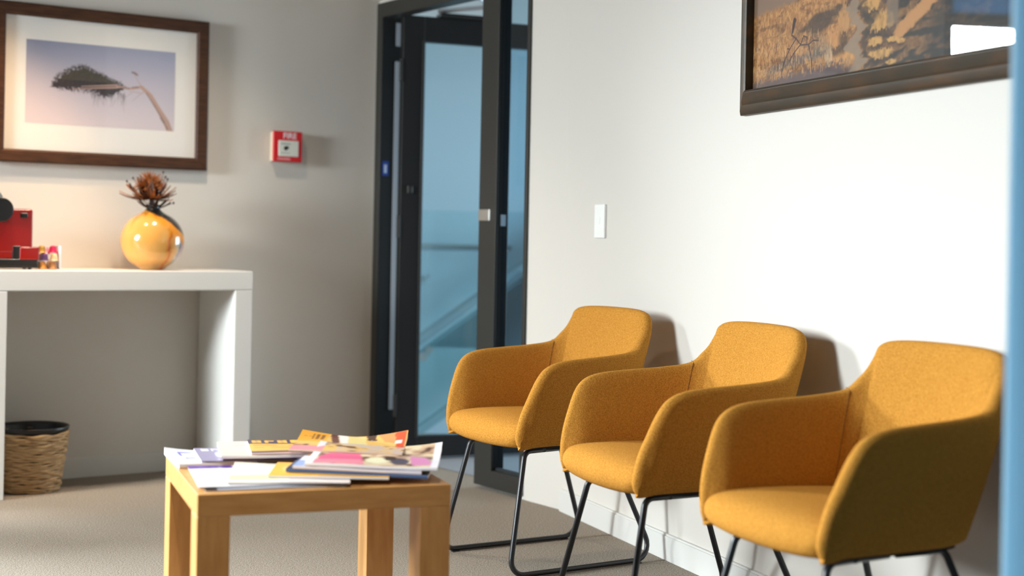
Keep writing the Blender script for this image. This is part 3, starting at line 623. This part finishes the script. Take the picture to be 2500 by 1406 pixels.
def magazine(NLp, NRp, depth, th, fn, label, curl=(0, 0, 0, 0), spine=None, nu=64, nv=56):
    """NLp/NRp: near corners (table frame, underside); curl: lift at near-left, near-right, far-right, far-left corners"""
    A = Vector(NLp); B = Vector(NRp); x = (B - A); Lx = x.length; x.normalize(); yv = Vector((-x.y, x.x, 0)).normalized(); up = x.cross(yv)
    ang = math.atan2(x.y, x.x)
    wl_ = TO + Vector((A.x * math.cos(TA) - A.y * math.sin(TA), A.x * math.sin(TA) + A.y * math.cos(TA), A.z))
    root = empty('magazine', wl_, TA + ang, label=label, cat='magazine', group='magazines on the coffee table')
    sl_ = x.z / math.hypot(x.x, x.y); hx_ = math.hypot(x.x, x.y)
    def pos(u, v, k):      # u along near edge, v toward far, k 0 bottom..1 top (+ beyond)
        lift = curl[0] * max(0, 1 - u * 3 - v * 3) ** 2 + curl[1] * max(0, 1 - (1 - u) * 3 - v * 3) ** 2 + curl[2] * max(0, 1 - (1 - u) * 2 - (1 - v) * 1.5) ** 1.6 + curl[3] * max(0, 1 - u * 2 - (1 - v) * 2) ** 1.6
        wav = .0006 * math.sin(u * 7 + v * 4 + th * 900)
        return (u * Lx * hx_, v * depth, u * Lx * x.z + k * th + lift * (.25 + .75 * min(k, 1)) + wav * k)
    n = 18; pg = M(); vs = []; g = np.linspace(0, 1, n)
    for k in (.04, .93):
        for v in g:
            for u in g: vs.append(pos(.004 + u * .992, .004 + v * .992, k))
    idx = lambda k, j, i: k * n * n + j * n + i; fs = []
    for j in range(n - 1):
        for i in range(n - 1): fs += [(idx(1, j, i), idx(1, j, i + 1), idx(1, j + 1, i + 1), idx(1, j + 1, i)), (idx(0, j, i), idx(0, j + 1, i), idx(0, j + 1, i + 1), idx(0, j, i + 1))]
    for i in range(n - 1):
        fs += [(idx(0, 0, i), idx(0, 0, i + 1), idx(1, 0, i + 1), idx(1, 0, i)), (idx(0, n - 1, i), idx(1, n - 1, i), idx(1, n - 1, i + 1), idx(0, n - 1, i + 1)),
               (idx(0, i, 0), idx(1, i, 0), idx(1, i + 1, 0), idx(0, i + 1, 0)), (idx(0, i, n - 1), idx(0, i + 1, n - 1), idx(1, i + 1, n - 1), idx(1, i, n - 1))]
    pg.add(vs, fs); pg.build('pages', PAGES, root)
    # cover: coloured grid, one sheet over the top and a rounded wrap along the near edge as spine
    U, V = np.meshgrid(np.linspace(0, 1, nu), np.linspace(0, 1, nv)); img = np.clip(fn(U, V), 0, 1)   # V=0 far edge
    P = [pos(U[j, i], 1 - V[j, i], 1) for j in range(nv) for i in range(nu)]
    P2 = [(a, b, c - .0008) for a, b, c in P]
    q = np.arange(nu * nv).reshape(nv, nu); N0 = nu * nv
    F = [tuple(t) for t in np.stack([q[1:, :-1], q[1:, 1:], q[:-1, 1:], q[:-1, :-1]], -1).reshape(-1, 4).tolist()]
    F += [tuple(t) for t in (np.stack([q[:-1, :-1], q[:-1, 1:], q[1:, 1:], q[1:, :-1]], -1).reshape(-1, 4) + N0).tolist()]
    edge = list(q[0, :]) + list(q[1:, -1]) + list(q[-1, -2::-1]) + list(q[-2:0:-1, 0]); ne = len(edge)
    F += [(int(edge[i]), int(edge[(i + 1) % ne]), int(edge[(i + 1) % ne]) + N0, int(edge[i]) + N0) for i in range(ne)]
    c = M(); c.v = P + P2; c.f = F; ic = img.reshape(-1, 3).tolist(); c.c = ic + ic; c.build('cover', COVER, root, color=True)
    if spine:
        s = M(); vs = []
        for i in range(n):
            u = i / (n - 1)
            for dy, k in ((0, 1.0), (-.012, .8), (-.016, .5), (-.012, .15), (0, 0)): p = pos(u, 0, k); vs.append((p[0], p[1] + dy * .12, p[2]))
        fs = [(i * 5 + j, i * 5 + j + 1, (i + 1) * 5 + j + 1, (i + 1) * 5 + j) for i in range(n - 1) for j in range(4)]
        s.add(vs, fs, tuple(lin(spine))); s.build('spine', COVER, root, color=True)
    return root
MG = [
 ((.020, .030, .4502), (.325, .016, .4502), .20, .0042, c_dark, 'lowest magazine at the front edge, dark strip on its left', (0, 0, 0, 0), None),
 ((.008, .046, .4548), (.290, .032, .4548), .285, .0040, c_purple_band, 'white magazine with a purple title band at the front left', (0, 0, 0, 0), None),
 ((.071, .065, .4592), (.330, .004, .4592), .255, .0042, c_pale_yellow, 'pale yellow magazine beside the purple-banded one', (0, 0, 0, .004), (196, 190, 190)),
 ((.165, .094, .4642), (.420, .012, .4628), .190, .0052, c_orange, 'orange-covered magazine peeping out below the blue one', (0, 0, 0, 0), (205, 205, 208)),
 ((.212, .125, .4704), (.508, .004, .4625), .150, .0078, c_blue, 'dark blue magazine under the right-hand pile', (0, 0, 0, .002), (70, 92, 130)),
 ((.226, .118, .4788), (.494, .010, .4712), .160, .0070, c_white_pink, 'white magazine with pink title third from top of the right pile', (0, 0, 0, 0), (205, 198, 204)),
 ((.250, .106, .4865), (.530, .006, .4785), .285, .0070, c_pink_food, 'magazine with pink and food photographs second from the top', (0, .002, .020, .010), (222, 218, 222)),
 ((.250, .284, .4942), (.502, .196, .4870), .255, .0045, c_orange_food, 'orange food magazine with upturned corner on top of the pile', (0, 0, .022, .012), (206, 180, 160)),
 ((.006, .352, .4504), (.190, .362, .4504), .205, .0112, c_blue_letters, 'white magazine with large blue letters at the back left corner', (.0, 0, 0, .010), (235, 235, 238)),
 ((.058, .356, .4626), (.200, .350, .4626), .200, .0042, c_purple_grey, 'mauve-grey magazine next to the blue-lettered one', (0, 0, 0, 0), (150, 142, 172)),
 ((.106, .342, .4670), (.300, .322, .4670), .205, .0050, c_navy, 'thin navy magazine under the cream one', (0, 0, 0, 0), (30, 32, 60)),
 ((.100, .334, .4722), (.302, .312, .4722), .225, .0088, c_cream, 'thick cream magazine at the back centre left', (0, 0, 0, 0), (238, 230, 222)),
 ((.170, .326, .4812), (.350, .304, .4812), .215, .0050, c_dark_orange, 'magazine with orange letters on a dark cover at the back', (0, 0, 0, 0), (226, 190, 180)),
]
for a in MG: magazine(*a[:6], curl=a[6], spine=a[7])

# ------------------------------------------------------------------ vase with dried flowers
VZ = TOPZ
vpos = CORNER - LD * 1.0935 + NL * .20
va = empty('vase', vpos + Vector((0, 0, VZ)), AL, label='round orange and black glazed vase on the white console', cat='vase')
vm = bpy.data.materials.new('orange_marbled_glaze'); vm.use_nodes = True; N = vm.node_tree.nodes; Lk = vm.node_tree.links; p = N['Principled BSDF']
p.inputs['Roughness'].default_value = .16; p.inputs['Coat Weight'].default_value = .6; p.inputs['Coat Roughness'].default_value = .05
tc = N.new('ShaderNodeTexCoord'); sx = N.new('ShaderNodeSeparateXYZ'); Lk.new(tc.outputs['Object'], sx.inputs[0])
nz = N.new('ShaderNodeTexNoise'); nz.inputs['Scale'].default_value = 9; nz.inputs['Detail'].default_value = 5; Lk.new(tc.outputs['Object'], nz.inputs['Vector'])
def mth(op, a, b=None, c=None):
    n = N.new('ShaderNodeMath'); n.operation = op
    for i, q in enumerate((a, b, c)):
        if q is None: continue
        if isinstance(q, (int, float)): n.inputs[i].default_value = q
        else: Lk.new(q, n.inputs[i])
    return n.outputs[0]
nn = mth('SUBTRACT', nz.outputs[0], .5)
# warm field: seen from the left, ramp along x with noise
xx = mth('ADD', sx.outputs['X'], mth('MULTIPLY', nn, .13))
rp = N.new('ShaderNodeValToRGB'); e = rp.color_ramp.elements; e[0].position = 0; e[0].color = (.64, .29, .06, 1); e[1].position = 1; e[1].color = (.10, .12, .16, 1)
for pos_, c in [(.50, (.66, .34, .085, 1)), (.57, (.68, .34, .07, 1)), (.605, (.74, .27, .02, 1)), (.645, (.52, .09, .006, 1)), (.67, (.74, .33, .06, 1)), (.74, (.70, .36, .12, 1)), (.785, (.55, .46, .34, 1)), (.815, (.10, .14, .20, 1)), (.85, (.55, .36, .35, 1)), (.96, (.50, .34, .36, 1))]:
    el = e.new(pos_); el.color = c
Lk.new(mth('MULTIPLY_ADD', xx, 3.6, .5), rp.inputs[0])
# black glaze running from the neck down the right
bk = mth('ADD', mth('ADD', mth('MULTIPLY', sx.outputs['X'], .78), sx.outputs['Z']), mth('MULTIPLY', nn, .05))
bm_ = N.new('ShaderNodeMapRange'); bm_.inputs[1].default_value = .212; bm_.inputs[2].default_value = .220; Lk.new(bk, bm_.inputs[0])
orr = N.new('ShaderNodeMapRange'); orr.inputs[1].default_value = .172; orr.inputs[2].default_value = .192; Lk.new(bk, orr.inputs[0])
m0 = N.new('ShaderNodeMix'); m0.data_type = 'RGBA'; m0.inputs[7].default_value = (.80, .30, .03, 1); Lk.new(orr.outputs[0], m0.inputs[0]); Lk.new(rp.outputs[0], m0.inputs[6])
m1 = N.new('ShaderNodeMix'); m1.data_type = 'RGBA'; m1.inputs[7].default_value = (.018, .019, .021, 1); Lk.new(bm_.outputs[0], m1.inputs[0]); Lk.new(m0.outputs[2], m1.inputs[6]); Lk.new(m1.outputs[2], p.inputs['Base Color'])
prof = [(.0, 0), (.044, 0), (.050, .004)]
for a in range(-64, 62, 7): prof.append((.127 * math.cos(math.radians(a)), .118 + .120 * math.sin(math.radians(a))))
prof += [(.048, .229), (.034, .238), (.027, .248), (.027, .256), (.033, .263), (.029, .264), (.022, .256), (.022, .235), (.0, .23)]
M().lathe(prof, 56).build('vase_body', vm, va, smooth=True, subs=1)
# dried protea arrangement (built small, scaled by the root), standing in the vase
DB = [mat('dried_bract_rust', (.36, .115, .022), .7), mat('dried_bract_brown', (.16, .055, .022), .7), mat('dried_bract_dark', (.055, .024, .014), .75), mat('dried_bract_grey', (.19, .12, .10), .7)]
fl_ = empty('dried_flower', vpos + Vector((0, 0, VZ + .243)), AL, label='rust-brown dried flower head with wispy twigs standing in the vase', cat='flower')
fl_.scale = (1.22, 1.22, 1.10)
M().tube([(0, 0, -.10), (0, 0, -.02), (-.006, 0, .05)], [.006, .007, .01], 8).build('stem', DB[2], fl_)
hc = Vector((-.012, 0, .082))
core = M()
for i in range(260):
    a = random.random() * 2 * PI; zz = random.uniform(-.3, 1); rr = math.sqrt(max(0, 1 - zz * zz)); d = Vector((rr * math.cos(a), rr * math.sin(a), zz))
    r0, r1 = .016, .052 + random.random() * .012
    core.tube([hc + d * r0, hc + d * (r0 + r1) / 2 + Vector((0, 0, .004)), hc + d * r1], [.0012, .0014, .0004], 4)
core.build('stamens', DB[0], fl_, kind='stuff')
def bract(base_, d, ln, wd, m, bend):
    side = d.cross(Vector((0, 0, 1))); side = side.normalized() if side.length > .1 else Vector((1, 0, 0)); nrm = side.cross(d).normalized(); vs = []
    for k in range(6):
        f = k / 5; wv = wd * math.sin(PI * min(1, .18 + f * .82)) ; c = base_ + d * ln * f + nrm * bend * f * f
        vs += [c - side * wv, c + nrm * wd * .35, c + side * wv]
    vs2 = [v + nrm * .0009 for v in vs]; n = len(vs)
    fs = [(k * 3 + j, k * 3 + j + 1, k * 3 + j + 4, k * 3 + j + 3) for k in range(5) for j in range(2)]
    fs += [tuple(i + n for i in f[::-1]) for f in fs]
    M().add(vs + vs2, fs).build('bract', m, fl_)
for i in range(64):
    lay = i % 3; a = 2.399 * i; el = (-.15, .35, .85)[lay] + random.uniform(-.15, .2)
    d = Vector((math.cos(a) * math.cos(el), math.sin(a) * math.cos(el), math.sin(el)))
    bract(hc + Vector((0, 0, -.045)) + Vector((math.cos(a), math.sin(a), 0)) * .012, d, random.uniform(.055, .088), random.uniform(.006, .010), DB[random.choice((0, 0, 1, 1, 2, 3))], random.uniform(.015, .035))
for a in (0, .5, 1.4, 2.4, 3.1, 3.8, 4.6, 5.5, -.3, 3.4):
    d = Vector((math.cos(a), math.sin(a), random.uniform(.05, .75))).normalized()
    bract(Vector((math.cos(a), math.sin(a), 0)) * .012 + Vector((0, 0, .002)), d, random.uniform(.05, .075), .006, DB[2], .012)
for tx, tz in [(-.080, .080), (-.088, .100), (-.070, .112), (-.060, .040), (-.075, .088), (.030, .138), (.048, .122), (.042, .112), (.072, .026)]:
    ty = random.uniform(-.02, .02); P = smooth_path([(0, 0, .0), (tx * .45, ty * .4, tz * .42), (tx * .85, ty, tz * .85), (tx, ty, tz)], 3)
    tw = M().tube([Vector(q) for q in P], .0010, 5).build('twig', DB[3], fl_)
    M().tube([(tx, ty, tz - .004), (tx - .001, ty, tz + .001), (tx, ty, tz + .006)], [.001, .0038, .0012], 6).build('seed_pod', DB[2], tw)

# ------------------------------------------------------------------ coffee machine (left edge of the frame)
REDP = mat('glossy_red_plastic', (.26, .002, .001), .22, spec=.4, coat=.2); BLK = mat('gloss_black_plastic', (.008, .008, .009), .2, spec=.5)
cm = empty('coffee_machine', CORNER - LD * 1.644 + NL * .20 + Vector((0, 0, TOPZ)), AL, label='red and black capsule coffee machine at the left edge of the console', cat='coffee machine')
k_ = 1.652
def cmx(t): return k_ - t
M().box(cmx(1.86), cmx(1.594), -.052, .055, .062, .231).build('body', REDP, cm, bevel=.010, seg=3)
M().box(cmx(1.86), cmx(1.668), -.050, .050, .040, .080).build('lower_body', REDP, cm, bevel=.004)
M().box(cmx(1.86), cmx(1.574), -.054, .050, .005, .040).build('base', BLK, cm, bevel=.004)
M().box(cmx(1.670), cmx(1.640), -.053, .045, .036, .090).build('front_recess', BLK, cm, bevel=.003)
M().box(cmx(1.644), cmx(1.569), -.057, .057, .036, .087).build('drip_tray', REDP, cm, bevel=.007, seg=3)
M().box(cmx(1.6445), cmx(1.615), -.0545, -.045, .197, .216).build('button_slot', BLK, cm, bevel=.004, seg=3)
M().disc((cmx(1.722), -.085, .225), (0, 1, 0), .046, .050, 32).build('lever_hub', BLK, cm, bevel=.006, seg=3)
M().tube(fillet([(cmx(1.72), -.06, .27), (cmx(1.74), -.06, .30), (cmx(1.85), -.06, .29)], [.02]), .010).build('lever', CHROME, cm)
M().box(cmx(1.92), cmx(1.80), -.05, .05, .03, .25).build('water_tank', glass('smoky_tank', (.35, .35, .38)), cm, bevel=.01)
for x in (cmx(1.60), cmx(1.78)):
    for y in (-.035, .035): M().disc((x, y, 0), (0, 0, 1), .007, .005, 12).build('foot', BLK, cm)

# ------------------------------------------------------------------ capsule holder
bx = empty('capsule_box', CORNER - LD * 1.515 + NL * .21 + Vector((0, 0, TOPZ)), AL, label='clear acrylic box of coffee capsules beside the red coffee machine', cat='box')
AC = glass('acrylic', (.97, .96, .97)); hw = .040
M().box(-hw, hw, -.035, .035, 0, .003).build('box_floor', AC, bx)
for q in [(-hw, -hw + .003, -.035, .035), (-hw, hw, -.035, -.032), (-hw, hw, .032, .035)]: M().box(*q, .003, .060).build('box_side', AC, bx)
M().box(hw - .004, hw, -.035, .035, .003, .092).build('box_side', mat('acrylic_edge', (.80, .78, .80), .3), bx, label='frosted edge of the box')
caps = [(-.027, -.018, 0, (.80, .34, .04), 'orange'), (.012, -.018, 0, (.50, .22, .06), 'copper'), (.012, .017, 0, (.85, .6, .25), 'gold'), (-.027, .017, 0, (.35, .33, .3), 'grey'),
        (-.019, -.015, .027, (.10, .03, .18), 'deep purple'), (.018, -.015, .027, (.85, .70, .42), 'pale gold'), (-.018, .016, .027, (.75, .5, .15), 'yellow'),
        (.018, .0, .054, (.62, .02, .12), 'crimson'), (-.026, -.004, .054, (.50, .32, .08), 'brass'), (-.005, .020, .050, (.62, .35, .50), 'mauve')]
for x, y, z, c, nm in caps:
    q = bx.location + LD * x - NL * -(-y) + Vector((0, 0, .0035 + z * 1.12))
    e_ = empty('coffee_capsule', q, AL, label='%s foil coffee capsule in the clear box' % nm, cat='capsule', group='coffee capsules in the acrylic box')
    e_.scale = (1.08, 1.08, 1.1)
    M().lathe([(0, 0), (.0165, 0), (.0175, .001), (.0165, .002), (.0145, .004), (.0115, .020), (.008, .0245), (0, .026)], 20).build('capsule_body', mat('foil_' + nm.replace(' ', '_'), c, .3, metal=.35), e_, smooth=True)

# ------------------------------------------------------------------ woven waste basket
wb_ = empty('waste_basket', CORNER - LD * 1.565 + NL * .20, AL, label='woven rope waste basket with black liner under the console', cat='basket')
def br(z): return .106 + (.140 - .106) * (z / .24) ** .9
wm = M(); zz = .006; i = 0
while zz < .228:
    n = 64; ph = random.random() * 6; vs = []; rs = .0062; pts = []
    for k in range(n):
        a = 2 * PI * k / n; w_ = .0022 * math.sin(a * 3 + ph) + .0016 * math.sin(a * 11 + ph * 2); R_ = br(zz) + .0016 * math.sin(a * 9 + i * 2.4)
        c = Vector((math.cos(a), math.sin(a), 0)); rr = rs * (1 + .22 * math.sin(a * 7 + i * 1.9))
        for t_ in range(6):
            b = 2 * PI * t_ / 6; vs.append(c * (R_ + rr * math.cos(b)) + Vector((0, 0, zz + w_ + rr * math.sin(b))))
    wm.add(vs, [(k * 6 + t_, ((k + 1) % n) * 6 + t_, ((k + 1) % n) * 6 + (t_ + 1) % 6, k * 6 + (t_ + 1) % 6) for k in range(n) for t_ in range(6)])
    zz += .0094; i += 1
wm.build('woven_coils', mat('seagrass', (.60, .40, .20), .75, vary=(26, (.30, .18, .085), .35, .7), stretch=(1, 1, 7), bump=('noise', 200, .5, .002)), wb_, smooth=True, kind='stuff')
M().lathe([(.0, .004), (.100, .004), (.133, .226), (.140, .236), (.144, .247), (.140, .249), (.132, .236), (.098, .012), (0, .012)], 56).build('liner', mat('black_liner', (.006, .006, .008), .35), wb_, smooth=True)
